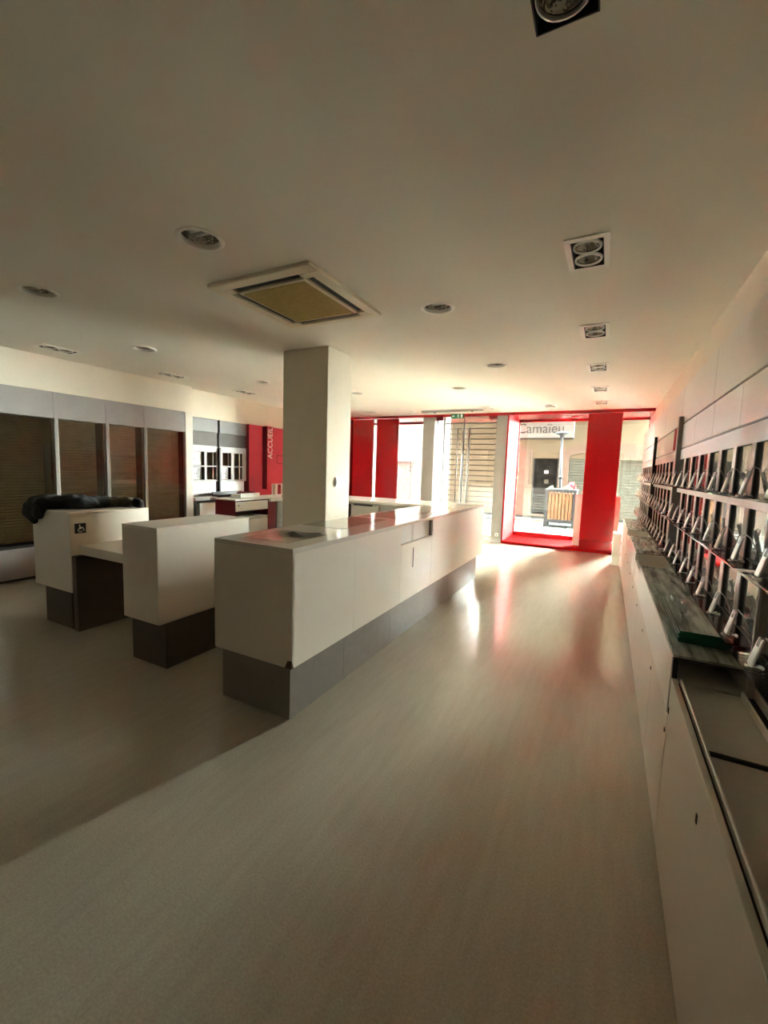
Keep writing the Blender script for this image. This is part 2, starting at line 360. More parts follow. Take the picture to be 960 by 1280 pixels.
# ceiling bar over the door
cb = thing('ceiling_rail', (-2.95, 8.6, ZC), 'long grey ceiling rail with two small fittings in front of the door', 'rail')
box('rail', -3.62, -2.3, 8.57, 8.63, 2.706, 2.751, M_fascia, cb)
for x in (-3.32, -2.52): box('fitting', x - .02, x + .02, 8.565, 8.60, 2.695, 2.715, M_black, cb)
dt = thing('smoke_detector', (-3.8, 8.55, ZC), 'tiny white round detector on the ceiling left of the grey rail', 'detector')
lathe('housing', [(0.0, -0.03), (0.03, -0.03), (0.045, -0.018), (0.05, 0.0)], (-3.8, 8.55, ZC), M_white2, dt, 20)

# ------------------------------------------------------------------ street outside
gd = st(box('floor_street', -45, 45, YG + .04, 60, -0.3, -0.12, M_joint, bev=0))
M_bounce = mat('bounce_ground_paving', (0.24, 0.23, 0.205), 0.8, var=0.06, scale=3, spec=0.0)
box('bounce_ground', 1.36, 45, 16.9, 60, -0.12, -0.06, M_bounce, gd, bev=0)  # unseen pale ground, added to bounce daylight up to the ceiling
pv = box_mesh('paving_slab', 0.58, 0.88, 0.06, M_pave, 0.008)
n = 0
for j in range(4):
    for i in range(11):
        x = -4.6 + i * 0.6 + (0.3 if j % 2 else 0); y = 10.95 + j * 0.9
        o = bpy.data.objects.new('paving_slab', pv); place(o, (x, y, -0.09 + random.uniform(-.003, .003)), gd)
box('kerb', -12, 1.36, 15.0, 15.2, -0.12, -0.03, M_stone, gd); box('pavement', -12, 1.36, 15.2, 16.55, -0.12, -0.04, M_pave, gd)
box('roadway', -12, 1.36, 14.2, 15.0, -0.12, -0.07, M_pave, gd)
FB = thing('shop_building', (-1.0, 16.8, -0.1), 'cream rendered shop building with stone arches across the street', 'building')
FY = 16.5
# facade with openings: strips between openings; unseen upper height added to block sky
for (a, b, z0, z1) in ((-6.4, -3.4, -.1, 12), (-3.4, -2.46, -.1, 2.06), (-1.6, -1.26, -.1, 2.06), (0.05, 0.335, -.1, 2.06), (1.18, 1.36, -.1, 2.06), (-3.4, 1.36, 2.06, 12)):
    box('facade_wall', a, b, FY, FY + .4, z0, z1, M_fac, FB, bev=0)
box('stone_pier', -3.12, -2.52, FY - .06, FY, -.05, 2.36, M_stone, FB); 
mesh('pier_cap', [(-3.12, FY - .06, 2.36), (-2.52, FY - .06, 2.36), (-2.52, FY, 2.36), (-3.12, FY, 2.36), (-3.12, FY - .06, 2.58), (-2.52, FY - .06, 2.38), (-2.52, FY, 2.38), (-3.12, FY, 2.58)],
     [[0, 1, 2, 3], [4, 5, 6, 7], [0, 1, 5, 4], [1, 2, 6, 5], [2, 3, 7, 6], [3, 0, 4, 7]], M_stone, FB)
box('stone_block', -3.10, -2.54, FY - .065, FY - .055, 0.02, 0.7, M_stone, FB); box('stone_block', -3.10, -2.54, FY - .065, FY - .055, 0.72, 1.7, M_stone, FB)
box('facade_shade_slab', -6.4, 1.36, FY - 1.6, FY, 3.8, 3.98, M_fac, FB, bev=0.01)  # unseen slab added to shade the facade below from the sky
# unseen block added to limit light from the made-up plaza on the right
CB = thing('light_limit_block', (12, 17, -.1), 'added unseen building right of the shops that limits daylight on the left wall', 'building')
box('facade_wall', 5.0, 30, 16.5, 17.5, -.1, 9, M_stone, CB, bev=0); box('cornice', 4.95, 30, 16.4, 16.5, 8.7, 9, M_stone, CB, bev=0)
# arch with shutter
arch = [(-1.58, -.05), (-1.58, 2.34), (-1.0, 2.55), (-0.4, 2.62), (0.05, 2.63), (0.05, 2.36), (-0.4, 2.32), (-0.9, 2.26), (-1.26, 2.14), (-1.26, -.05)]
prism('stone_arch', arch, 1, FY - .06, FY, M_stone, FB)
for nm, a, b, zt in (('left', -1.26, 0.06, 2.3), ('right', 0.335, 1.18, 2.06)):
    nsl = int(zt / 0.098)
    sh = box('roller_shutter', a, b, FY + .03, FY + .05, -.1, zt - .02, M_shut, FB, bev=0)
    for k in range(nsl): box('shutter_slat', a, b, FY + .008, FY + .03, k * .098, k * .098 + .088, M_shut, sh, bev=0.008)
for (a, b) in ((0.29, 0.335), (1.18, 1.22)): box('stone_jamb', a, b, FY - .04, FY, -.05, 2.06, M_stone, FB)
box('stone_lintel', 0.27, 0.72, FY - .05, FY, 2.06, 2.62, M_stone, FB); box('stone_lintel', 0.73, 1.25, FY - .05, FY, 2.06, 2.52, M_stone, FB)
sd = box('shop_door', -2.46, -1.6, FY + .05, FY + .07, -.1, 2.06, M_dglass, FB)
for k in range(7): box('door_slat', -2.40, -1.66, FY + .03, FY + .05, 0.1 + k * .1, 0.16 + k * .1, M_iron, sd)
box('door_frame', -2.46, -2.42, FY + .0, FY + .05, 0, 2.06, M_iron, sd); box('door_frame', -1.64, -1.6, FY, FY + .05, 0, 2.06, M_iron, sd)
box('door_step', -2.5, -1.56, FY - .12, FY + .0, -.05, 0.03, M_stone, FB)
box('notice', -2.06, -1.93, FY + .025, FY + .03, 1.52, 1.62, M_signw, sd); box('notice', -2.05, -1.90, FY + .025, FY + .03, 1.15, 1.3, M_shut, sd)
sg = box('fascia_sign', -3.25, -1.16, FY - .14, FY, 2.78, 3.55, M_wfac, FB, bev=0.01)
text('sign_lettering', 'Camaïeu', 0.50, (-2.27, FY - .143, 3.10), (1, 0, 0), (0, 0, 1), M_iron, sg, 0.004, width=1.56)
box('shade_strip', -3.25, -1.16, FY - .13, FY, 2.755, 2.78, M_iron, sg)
# street lamp
sl = thing('street_lamp', (-1.30, 14.9, -.07), 'grey street lamp post with flat round head behind the wooden planter', 'street lamp')
tube('post', [(-1.30, 14.9, -.07), (-1.36, 14.9, 1.4), (-1.40, 14.9, 2.72)], [0.055, 0.05, 0.042], M_iron, sl, 10)
tube('collar', [(-1.36, 14.9, 1.36), (-1.362, 14.9, 1.46)], 0.066, M_iron, sl, 10)
lathe('lamp_head', [(0.0, 0.16), (0.05, 0.15), (0.22, 0.10), (0.23, 0.08), (0.08, 0.03), (0.05, -0.06), (0.0, -0.06)], (-1.40, 14.9, 2.72), M_iron, sl, 20)
# planter
pl = thing('street_planter', (-1.17, 13.85, -.1), 'wooden planter box with grey metal frame standing in the street', 'planter')
px0, px1, py0, py1 = -1.62, -0.76, 13.5, 14.2
for a in (px0, px1 - .09):
    for c in (py0, py1 - .09): box('corner_post', a, a + .09, c, c + .09, -.1, 1.06, M_iron, pl)
for z in (0.08, 0.98):
    box('frame_rail', px0 + .09, px1 - .09, py0 + .0, py0 + .07, z, z + .09, M_iron, pl); box('frame_rail', px0 + .09, px1 - .09, py1 - .07, py1, z, z + .09, M_iron, pl)
    for a in (px0 + .01, px1 - .08): box('frame_rail', a, a + .07, py0 + .09, py1 - .09, z, z + .09, M_iron, pl)
for k in range(7):
    a = px0 + .10 + k * .0955
    box('wood_plank', a, a + .075, py0 + .02, py0 + .05, 0.17, 0.98, M_wood, pl); box('wood_plank', a, a + .088, py1 - .05, py1 - .02, 0.17, 0.98, M_wood, pl)
for k in range(5):
    c = py0 + .10 + k * .102
    box('wood_plank', px0 + .02, px0 + .05, c, c + .094, 0.17, 0.98, M_wood, pl); box('wood_plank', px1 - .05, px1 - .02, c, c + .094, 0.17, 0.98, M_wood, pl)
box('soil', px0 + .06, px1 - .06, py0 + .06, py1 - .06, 0.85, 0.95, M_dark, pl, bev=0)
def leafy(name, c, rad, mt, nlf, parent):
    V = []; F = []
    for i in range(nlf):
        d = Vector((random.gauss(0, 1), random.gauss(0, 1), random.gauss(0, 1))).normalized() * rad * random.uniform(.3, 1)
        p = Vector(c) + d; u = Vector((random.gauss(0, 1), random.gauss(0, 1), random.gauss(0, 1))).normalized() * rad * .3; v = u.orthogonal().normalized() * rad * .22
        k = len(V); V += [p - u, p + v, p + u, p - v]; F.append([k, k + 1, k + 2, k + 3])
    return mesh(name, V, F, mt, parent, c)
leafy('flowers', (-0.93, 13.75, 1.16), 0.12, M_flower, 60, pl)['kind'] = 'stuff'
leafy('foliage', (-1.05, 13.85, 1.08), 0.12, M_leaf, 60, pl)['kind'] = 'stuff'
leafy('foliage', (-1.5, 13.85, 1.06), 0.09, M_leaf, 40, pl)['kind'] = 'stuff'
# white building seen through the left window
WB = thing('white_building', (-9, 16.3, -.1), 'white rendered building across the street in the left window', 'building')
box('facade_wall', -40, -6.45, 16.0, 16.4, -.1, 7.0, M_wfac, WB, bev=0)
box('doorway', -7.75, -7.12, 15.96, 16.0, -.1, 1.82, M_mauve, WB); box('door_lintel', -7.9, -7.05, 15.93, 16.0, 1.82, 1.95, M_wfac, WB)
br = (tube('hanging_sign_bracket', [(-6.85, 15.9, 3.1), (-6.75, 15.6, 3.0), (-6.72, 15.55, 2.5), (-6.78, 15.5, 2.2), (-6.74, 15.5, 1.9), (-6.86, 15.5, 1.6), (-6.95, 15.5, 1.45), (-6.80, 15.5, 1.4), (-6.78, 15.5, 1.6)], 0.022, M_shut, WB, 6))
box('wall_mount', -6.9, -6.8, 15.88, 16.0, 3.05, 3.15, M_shut, br)

# ------------------------------------------------------------------ column
co = thing('square_column', (-2.97, 4.015, 0), 'square plastered column rising to the ceiling behind the long counter', 'column')
box('shaft', -3.268, -2.668, 3.78, 4.25, 0, ZC, M_column, co, bev=0.006)
sw = box('light_switch', -2.668, -2.655, 3.945, 4.085, 1.285, 1.392, M_white2, co, bev=0.004)
box('rocker', -2.656, -2.65, 3.96, 4.01, 1.30, 1.375, M_white, sw); box('rocker', -2.656, -2.65, 4.02, 4.07, 1.30, 1.375, M_white, sw)

# ------------------------------------------------------------------ long counter
lc = thing('long_counter', (-1.85, 3.95, 0), 'long white counter with grey plinth and glass insets running towards the door', 'counter')
X0, X1, Y0, Y1, ZT, ZB = -2.155, -1.531, 1.864, 6.051, 1.037, 0.333
NY0, NY1, NZ0, NZ1 = 3.295, 4.032, 0.845, 1.015
T = 0.018
box('carcass', X0 + T, X1 - T, Y0 + T, NY0 - .01, ZB, ZT - .03, M_white, lc); box('carcass', X0 + T, X1 - T, NY1 + .01, Y1 - T, ZB, ZT - .03, M_white, lc)
box('carcass', X0 + T, X1 - T, NY0 - .01, NY1 + .01, ZB, NZ0 - .012, M_white, lc); box('carcass', X0 + T, X1 - .045, NY0 - .01, NY1 + .01, NZ0 - .012, ZT - .03, M_white, lc)
nb = box('niche_back', X1 - .045, X1 - .037, NY0, NY1, NZ0, NZ1, M_white2, lc, bev=0)
box('niche_divider', X1 - .037, X1 - .02, 3.60, 3.606, NZ0, NZ1, M_acryl, nb, bev=0)
box('niche_side', X1 - .045, X1 - T, NY1, NY1 + .01, NZ0, NZ1, M_kick, lc, bev=0); box('niche_side', X1 - .045, X1 - T, NY0 - .01, NY0, NZ0, NZ1, M_frame, lc, bev=0)
box('niche_floor', X1 - .045, X1 - T, NY0, NY1, NZ0 - .01, NZ0, M_frame, lc, bev=0)
ed = [Y0 + .001, 2.54, NY0, NY1, 4.745, Y1 - .001]
for a, b in zip(ed[:-1], ed[1:]):
    z1 = NZ0 if a == NY0 else ZT - .03
    box('front_panel', X1 - T, X1, a + .0008, b - .0008, ZB, z1, M_white, lc, bev=0.001)
box('front_panel', X1 - T, X1, NY0 + .0008, NY1 - .0008, NZ1, ZT - .03, M_white, lc, bev=0.001)
box('door_slot', X1 - .001, X1 + .0015, 3.557, 3.572, 0.61, 0.79, M_dark, lc, bev=0)
box('end_panel', X0, X1, Y0, Y0 + T, ZB, ZT - .03, M_white, lc, bev=0.001); box('end_panel', X0, X1, Y1 - T, Y1, ZB, ZT - .03, M_white, lc, bev=0.001)
box('back_panel', X0, X0 + T, Y0 + T, Y1 - T, ZB, ZT - .03, M_white, lc, bev=0.001)
ct = box('worktop', X0, X1, Y0, Y1, ZT - .03, ZT, M_whiteG, lc, bev=0.002)
M_inset = mat('countertop_display_glass', (0.50, 0.46, 0.38), 0.08, var=0.08, scale=3, spec=0.5, coat=0.0)
for (a, b, c, d) in ((-2.035, -1.665, 2.0, 2.39), (-2.135, -1.75, 2.69, 3.45), (-2.10, -1.70, 3.56, 4.32), (-2.10, -1.70, 4.45, 5.2)):
    box('glass_inset', a, b, c, d, ZT - .004, ZT + .0015, M_inset, ct, bev=0.0005)
box('cable_slot', -1.83, -1.61, 5.69, 5.76, ZT - .002, ZT + .002, M_dark, ct, bev=0)
kx = X1 - .035; ks = [Y0 + .03, 2.475, 3.2, 4.69, Y1 - .153]
box('plinth_core', X0 + .05, kx - .015, Y0 + .045, Y1 - .17, 0, ZB, M_kick, lc, bev=0)
for a, b in zip(ks[:-1], ks[1:]): box('plinth_panel', kx - .015, kx, a + .001, b - .001, 0, ZB, M_kick, lc, bev=0.001)
box('plinth_panel', X0 + .035, kx - .001, Y0 + .03, Y0 + .045, 0, ZB, M_kick, lc, bev=0.001); box('plinth_panel', X0 + .035, kx - .001, Y1 - .17, Y1 - .153, 0, ZB, M_kick, lc, bev=0.001)
mesh('chipped_corner', [(X1 + .0008, Y0 - .0008, ZB), (X1 + .0008, Y0 - .0008, ZB + .05), (X1 - .03, Y0 - .0008, ZB + .045), (X1 - .05, Y0 - .0008, ZB), (X1 + .0008, Y0 + .02, ZB)], [[0, 1, 2, 3], [0, 4, 1]], M_brownp, lc)
# torn film on the first inset
fl = [(-1.98, 2.22, 0), (-1.93, 2.30, .004), (-2.0, 2.37, .006), (-1.86, 2.33, .002), (-1.72, 2.385, .008), (-1.69, 2.36, .002), (-1.72, 2.20, .007), (-1.82, 2.18, .002), (-1.84, 2.25, .02)]
fv = [(x, y, ZT + .003 + z) for x, y, z in fl]; fv2 = [(x, y, z + .0015) for x, y, z in fv]
ff = [[0, 8, 1], [1, 8, 3], [1, 3, 2], [3, 8, 6], [3, 6, 5], [3, 5, 4], [8, 7, 6]]
tag(mesh('torn_film', fv + fv2, ff + [[i + 9 for i in f][::-1] for f in ff], M_film, None, (-1.85, 2.28, ZT + .003)), 'torn dark film lying on the near glass inset of the long counter', 'film')

# counter return towards the left, behind the column
rc = thing('counter_return', (-3.25, 5.68, 0), 'white topped counter return behind the column with grey shelves underneath', 'counter')
box('worktop', -4.6, X0 - .002, 5.30, Y1, 1.0, ZT, M_whiteG, rc)
box('back_panel', -4.58, X0 - .004, 5.98, 6.03, 0, 1.0, M_white, rc)
box('underside_board', -4.58, X0 - .004, 5.42, 5.98, 0.82, 0.998, M_frame, rc)
for x in (-4.56, -3.92, -3.32, -2.85): box('upright', x, x + .03, 5.34, 5.98, 0.0, 0.82, M_frame, rc)
box('drawer_front', -3.28, -2.86, 5.335, 5.42, 0.70, 0.965, M_frame, rc); box('handle_slot', -3.27, -2.95, 5.332, 5.336, 0.955, 0.982, M_black, rc)
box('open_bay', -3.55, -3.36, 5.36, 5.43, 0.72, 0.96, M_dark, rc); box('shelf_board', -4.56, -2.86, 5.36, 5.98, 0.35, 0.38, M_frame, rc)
box('side_board', -2.84, X0 - .006, 5.38, 5.42, 0.1, 0.99, M_frame, rc)

# ------------------------------------------------------------------ small counters at the left
ca = thing('small_counter', (-2.955, 2.32, 0), 'short white counter block on a brown plinth beside the long counter', 'counter')
box('block', -3.16, -2.755, 1.892, 2.76, 0.335, ZT - .02, M_white, ca, bev=0.004); box('worktop', -3.16, -2.755, 1.892, 2.76, ZT - .02, ZT, M_white, ca, bev=0.002)
box('plinth', -3.13, -2.70 - .04, 1.935, 2.70, 0, 0.335, M_brownp, ca)
box('taped_sheet', -3.057, -2.889, 1.889, 1.892, 0.607, 0.80, M_white, ca, bev=0)
cbk = thing('access_counter', (-4.36, 2.34, 0), 'white counter block with a wheelchair sign and a jacket on top', 'counter')
box('block', -4.67, -4.05, 1.985, 2.70, 0.335, ZT - .02, M_white, cbk, bev=0.004); box('worktop', -4.67, -4.05, 1.985, 2.70, ZT - .02, ZT, M_white, cbk, bev=0.002)
box('plinth', -4.53, -4.09, 2.0, 2.62, 0, 0.335, M_brownp, cbk)
box('side_panel', -4.048, -3.985, 1.99, 2.52, 0, 0.665, M_brownp, cbk)
wp = box('wheelchair_sign', -4.05, -4.044, 2.022, 2.112, 0.855, 0.942, M_navy, cbk, bev=0.001)
XS = -4.0435
def yz(name, pts, mt, parent): return prism(name, pts, 0, XS, XS + .0015, mt, parent)
yz('head', [(2.06 + .007 * math.cos(a), 0.925 + .007 * math.sin(a)) for a in [k * math.pi / 4 for k in range(8)]], M_signw, wp)
yz('body', [(2.056, .915), (2.064, .915), (2.066, .899), (2.084, .899), (2.094, .874), (2.101, .876), (2.089, .906), (2.066, .906), (2.064, .89), (2.056, .89)], M_signw, wp)
yz('wheel', [(2.064 + .02 * math.cos(a), 0.884 + .02 * math.sin(a)) for a in [math.radians(d) for d in range(110, 351, 20)]] + [(2.064 + .014 * math.cos(a), 0.884 + .014 * math.sin(a)) for a in [math.radians(d) for d in range(350, 109, -20)]], M_signw, wp)
dk = thing('low_desk', (-3.6, 2.35, 0.67), 'low desk board spanning between the two small white counters', 'desk')
box('desk_board', -4.046, -3.163, 2.05, 2.66, 0.67, 0.75, M_white, dk); box('support_batten', -3.98, -3.17, 2.45, 2.52, 0.60, 0.67, M_brownp, dk)
# jacket
def blob_mesh(name, blobs, mt, w, parent=None, voxel=0.014, disp=0.03, dscale=8.0):
    bm = bmesh.new()
    for (c, s, rz) in blobs:
        r = bmesh.ops.create_icosphere(bm, subdivisions=3, radius=1.0); M = Matrix.Translation(Vector(c) - Vector(w)) @ Matrix.Rotation(rz, 4, 'Z') @ Matrix.Diagonal((*s, 1))
        bmesh.ops.transform(bm, matrix=M, verts=r['verts'])
    me = bm_mesh(bm, name, mt); t = bpy.data.objects.new('tmp', me); COL.objects.link(t)
    md = t.modifiers.new('r', 'REMESH'); md.mode = 'VOXEL'; md.voxel_size = voxel
    dg = bpy.context.evaluated_depsgraph_get(); m2 = bpy.data.meshes.new_from_object(t.evaluated_get(dg)); bpy.data.objects.remove(t)
    for v in m2.vertices:
        p = v.co * dscale; d = noise.noise(p) + .5 * noise.noise(p * 2.3) + (0.6 - 1.5 * abs(noise.noise(p * 1.3 + Vector((3, 1, 7)))))
        v.co += v.normal * d * disp * .7
    for v in m2.vertices:      # lie on the counter: nothing sinks below the top while above it
        X, Y, Z = v.co + Vector(w)
        if -4.675 < X < -4.045 and 1.98 < Y < 2.71 and Z < ZT + .002: v.co.z = ZT + .002 - w[2]
    m2.name = name; m2.materials.clear(); m2.materials.append(mt)
    for p in m2.polygons: p.use_smooth = True
    return place(bpy.data.objects.new(name, m2), w, parent)
jk = thing('jacket', (-4.4, 2.3, ZT), 'crumpled black jacket thrown over the access counter', 'jacket')
blob_mesh('body', [((-4.55, 2.06, ZT + .05), (.16, .14, .07), .3), ((-4.42, 2.22, ZT + .055), (.2, .16, .065), .6), ((-4.40, 2.40, ZT + .045), (.15, .17, .055), .2), ((-4.62, 1.965, ZT - .03), (.10, .035, .12), .1), ((-4.52, 1.965, ZT - .01), (.10, .03, .07), 0)], M_cloth, (-4.4, 2.3, ZT), jk)
blob_mesh('sleeve', [((-4.33, 2.50, ZT + .05), (.10, .12, .05), -.3), ((-4.22, 2.60, ZT + .05), (.12, .07, .05), .2)], M_olive, (-4.3, 2.55, ZT), jk)
blob_mesh('cuff', [((-4.11, 2.62, ZT + .05), (.06, .05, .045), .2)], M_cloth, (-4.11, 2.62, ZT), jk)

# ------------------------------------------------------------------ slatted display bays on the left wall
bays = [(2.27, 2.93, XL - .20, 'slatted wall bay with smoked glass at the left edge of the picture'), (2.93, 3.56, XL - .18, 'slatted wall bay with red reflection, second from the left edge'),
        (3.56, 4.117, XL - .15, 'narrow slatted wall bay behind the jacket, third from the left edge'), (4.117, 4.83, XL - .12, 'slatted wall bay with red reflection nearest the alcove')]
for (a, b, xb, lab) in bays:
    t = thing('slat_display_bay', (-6.4, (a + b) / 2, 0), lab, 'display bay', 'slatted display bays on the left wall')
    box('fascia_panel', -6.55, XL + .012, a + .001, b - .001, 2.0, 2.325, M_fascia, t)
    box('back_panel', xb - .06, xb - .02, a, b, 0.42, 2.0, M_slat, t, bev=0)
    nsl = 41
    for k in range(nsl):
        z = 0.46 + k * .0375
        box('slat', xb - .02, xb, a + .03, b - .03, z, z + .029, M_slat, t, bev=0.006)
    box('partition', xb - .02, XL - .03, b - .032, b - .012, 0.43, 2.0, M_brownp, t, bev=0)  # dark colour puts shade on the inner face turned from the windows
    box('post', XL - .03, XL + .01, a + .001, a + .030, 0.43, 2.0, M_fascia, t); box('post_edge', XL - .03, XL + .006, a + .034, a + .05, 0.43, 2.0, M_frame, t)
    box('glass_door', XL - .012, XL - .006, a + .05, b - .012, 0.46, 1.995, M_tint, t, bev=0)
    box('shelf_edge', -6.6, XL - .005, a, b, 0.395, 0.43, M_dark, t); box('base_drawer', -6.6, XL + .01, a + .002, b - .002, 0.03, 0.395, M_fascia, t); box('plinth', -6.6, XL - .03, a, b, 0, 0.03, M_dark, t, bev=0)
ep = tag(box('pilaster', -6.6, XL + .015, 4.832, 4.97, 0, 2.318, M_panel, None), 'pale vertical end panel between slatted bays and alcove shelves', 'panel')
# alcove wall units
XA = -6.42
M_alc = mat('alcove_grey_laminate', (0.20, 0.185, 0.185), 0.5, var=0.05, scale=5); M_band = mat('alcove_dark_band', (0.09, 0.076, 0.068), 0.6, var=0.08, scale=12); M_alcf = mat('alcove_frame', (0.34, 0.315, 0.30), 0.4, var=0.03, scale=5)
def alcove_unit(y0, y1, cols, lab, posters):
    t = thing('wall_shelf_unit', (XA - .1, (y0 + y1) / 2, 0), lab, 'shelf unit', 'alcove wall units')
    box('top_panel', XA - .2, XA, y0, y1, 2.055, 2.288, M_alc, t); box('sign_band', XA - .2, XA - .02, y0, y1, 1.81, 2.055, M_band, t, bev=0)
    for z0, z1 in ((1.70, 1.81), (1.43, 1.455), (1.165, 1.20)): box('rail', XA - .02, XA, y0, y1, z0, z1, M_alcf, t)
    st_ = [y0] + [v for c in cols for v in c] + [y1]
    for k in range(0, len(st_), 2):
        for z0, z1 in ((1.455, 1.70), (1.20, 1.43)): box('stile', XA - .02, XA, st_[k], st_[k + 1], z0, z1, M_alcf, t)
    for i, c in enumerate(cols):
        for j, (z0, z1) in enumerate(((1.455, 1.70), (1.20, 1.43))):
            box('niche_back', XA - .12, XA - .1, c[0] - .02, c[1] + .02, z0, z1, M_brownp, t, bev=0)
            box('niche_side', XA - .1, XA - .02, c[1], c[1] + .02, z0, z1, M_black, t, bev=0)
            if (i, j) in posters:
                po = box('poster', XA - .06, XA - .05, c[0] + .0, c[1] - .03, z0 + .01, z1 - .01, M_white2, t, bev=0)
                w = (c[1] - c[0])
                for q in (.28, .42): box('printed_mark', XA - .05, XA - .048, c[0] + w * q, c[0] + w * q + .018, z0 + .10, z0 + .125, M_black, po, bev=0)
                if j == 1: box('picture', XA - .05, XA - .048, c[0] + w * .5, c[1] - .04, z0 + .02, z1 - .02, M_fascia, po, bev=0)
            else: box('side_strip', XA - .06, XA - .045, c[1] - .035, c[1] - .012, z0, z1, M_white2, t, bev=0)
    box('light_panel', XA - .06, XA - .01, y0 + .03, y1 - .05, 0.95, 1.16, M_white2, t); box('lower_back', XA - .2, XA - .06, y0, y1, 0, 1.165, M_alcf, t, bev=0)
    sf = box('shelf', XA - .06, XA + .22, y0, y1, 0.85, 0.90, M_alcf, t)
    box('drawer_block', XA - .05, XA + .16, y0 + .13, y1 - .03, 0.08, 0.80, M_white2, t); box('shelf_upright', XA - .05, XA + .18, y0 + .01, y0 + .04, 0.0, 0.85, M_dark, t)
    return t
alcove_unit(4.985, 5.655, ((5.10, 5.355), (5.405, 5.61)), 'alcove shelf unit left of the black post, posters in its left squares', {(0, 0), (0, 1)})
alcove_unit(5.70, 6.355, ((5.76, 5.97), (6.045, 6.25)), 'alcove shelf unit right of the black post, beside the red wall', {(0, 1)})
tag(box('black_post', XA - .02, XA + .04, 5.658, 5.697, 0.90, 1.79, M_black), 'thin black post between the two alcove shelf units', 'post')
kb = thing('cable_tray', (-6.25, 5.75, 0.90), 'low black tray lying on the alcove shelf', 'tray')
box('base', -6.33, -6.2, 5.45, 6.15, 0.90, 0.93, M_black, kb); box('rim', -6.35, -6.33, 5.45, 6.15, 0.90, 0.985, M_black, kb)
# red reception wall
rw = thing('red_wall_panel', (-6.42, 7.8, 0), 'red reception wall panel with a dark dashed rectangle', 'wall panel')
box('board', -7.1, -6.35, 6.36, YF - .03, 0, 2.289, M_redm, rw); box('side_strip', -6.5, -6.349, 6.356, 6.365, 0, 2.289, M_redk, rw)  # dark red side strip paints shade on the edge turned from the windows
for k in range(9):
    for z in (1.70, 1.53): box('frame_dash', -6.351, -6.346, 7.18 + k * .05, 7.215 + k * .05, z, z + .018, M_redk, rw, bev=0)
for k in range(4): box('frame_dash', -6.351, -6.346, 7.165, 7.183, 1.55 + k * .04, 1.58 + k * .04, M_redk, rw, bev=0)
sn = thing('reception_sign', (-6.3, 6.82, 1.0), 'tall red blade sign reading ACCUEIL on the red wall', 'sign')
prism('blade', [(6.73, 2.286), (6.915, 2.286), (6.915, 1.60), (6.80, 1.0), (6.73, 1.0)], 0, -6.348, -6.22, M_redm, sn)
mesh('shaded_side_face', [(-6.348, 6.729, 1.0), (-6.219, 6.729, 1.0), (-6.219, 6.729, 2.287), (-6.348, 6.729, 2.287)], [[0, 1, 2, 3]], M_redk, sn)  # darker red overlay puts shade into the colour of this side
text('lettering', 'ACCUEIL', 0.19, (-6.218, 6.822, 1.95), (0, 0, 1), (0, -1, 0), M_signw, sn, 0.003, width=0.64)
bk = thing('brochure_rack', (-6.25, 7.35, 0.8), 'pale brochure rack with upright dividers on the red wall', 'rack')
box('back', -6.349, -6.33, 7.0, 8.0, 0.85, 1.10, M_panel, bk)
for k in range(7): box('divider', -6.33, -6.25, 7.02 + k * .16, 7.04 + k * .16, 0.87, 1.09, M_redm if k % 3 == 1 else M_panel, bk)
box('tray', -6.33, -6.24, 7.0, 8.0, 0.85, 0.87, M_panel, bk)
# reception desk
rd = thing('reception_desk', (-5.14, 5.02, 0), 'dark red reception desk with white drawer fronts and white top', 'desk')
DX0, DX1, DY0, DY1 = -5.36, -4.93, 4.66, 5.39
box('worktop', DX0, DX1 + .005, DY0 - .005, DY1, 0.945, 0.965, M_white2, rd)
box('side_panel', DX0, DX1 - .002, DY0, DY0 + .03, 0.67, 0.945, M_redk, rd); box('side_panel', DX0, DX1 - .002, DY1 - .03, DY1, 0.0, 0.945, M_redk, rd)
box('back_panel', DX0, DX0 + .02, DY0 + .03, DY1 - .03, 0.0, 0.945, M_redk, rd); box('lower_side', DX0 + .02, DX1 - .06, DY0 + .03, DY0 + .06, 0.0, 0.66, M_redk, rd)
dw = box('drawer', DX1 - .3, DX1, DY0 + .004, DY1 - .032, 0.782, 0.925, M_white2, rd); box('lock', DX1 - .001, DX1 + .004, DY0 + .06, DY0 + .08, 0.86, 0.88, M_black, dw)
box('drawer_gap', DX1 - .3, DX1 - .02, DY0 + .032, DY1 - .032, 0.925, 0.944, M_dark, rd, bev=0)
box('shelf_board', DX1 - .35, DX1, DY0 + .004, DY1 - .032, 0.655, 0.685, M_white2, rd); box('open_back', DX1 - .36, DX1 - .33, DY0 + .03, DY1 - .03, 0.685, 0.78, M_brownp, rd, bev=0)
lw = box('lower_door', DX1 - .3, DX1, DY0 + .08, DY1 - .032, 0.04, 0.645, M_white2, rd); box('lock', DX1 - .001, DX1 + .004, DY0 + .13, DY0 + .15, 0.58, 0.60, M_black, lw)
tr = thing('paper_tray', (-5.15, 5.1, 0.965), 'white paper tray on the red reception desk', 'tray')
box('front_board', -5.12, -5.10, 4.93, 5.35, 0.966, 1.04, M_white2, tr); box('base', -5.3, -5.12, 4.93, 5.35, 0.966, 0.98, M_white2, tr); box('back_board', -5.32, -5.30, 4.93, 5.35, 0.966, 1.02, M_white2, tr)
r2 = thing('reception_counter', (-5.2, 5.9, 0), 'white topped dark red counter behind the reception desk, partly hidden by the column', 'counter')
box('worktop', -5.45, -4.9, 5.395, 6.5, 0.90, 0.962, M_white2, r2); box('body', -5.42, -4.95, 5.40, 6.48, 0.0, 0.90, M_redk, r2); box('front_board', -4.95, -4.935, 5.58, 6.48, 0.02, 0.90, M_kick, r2)
sto = thing('red_stool', (-5.95, 5.9, 0), 'small dark red round stool behind the reception desk', 'stool')
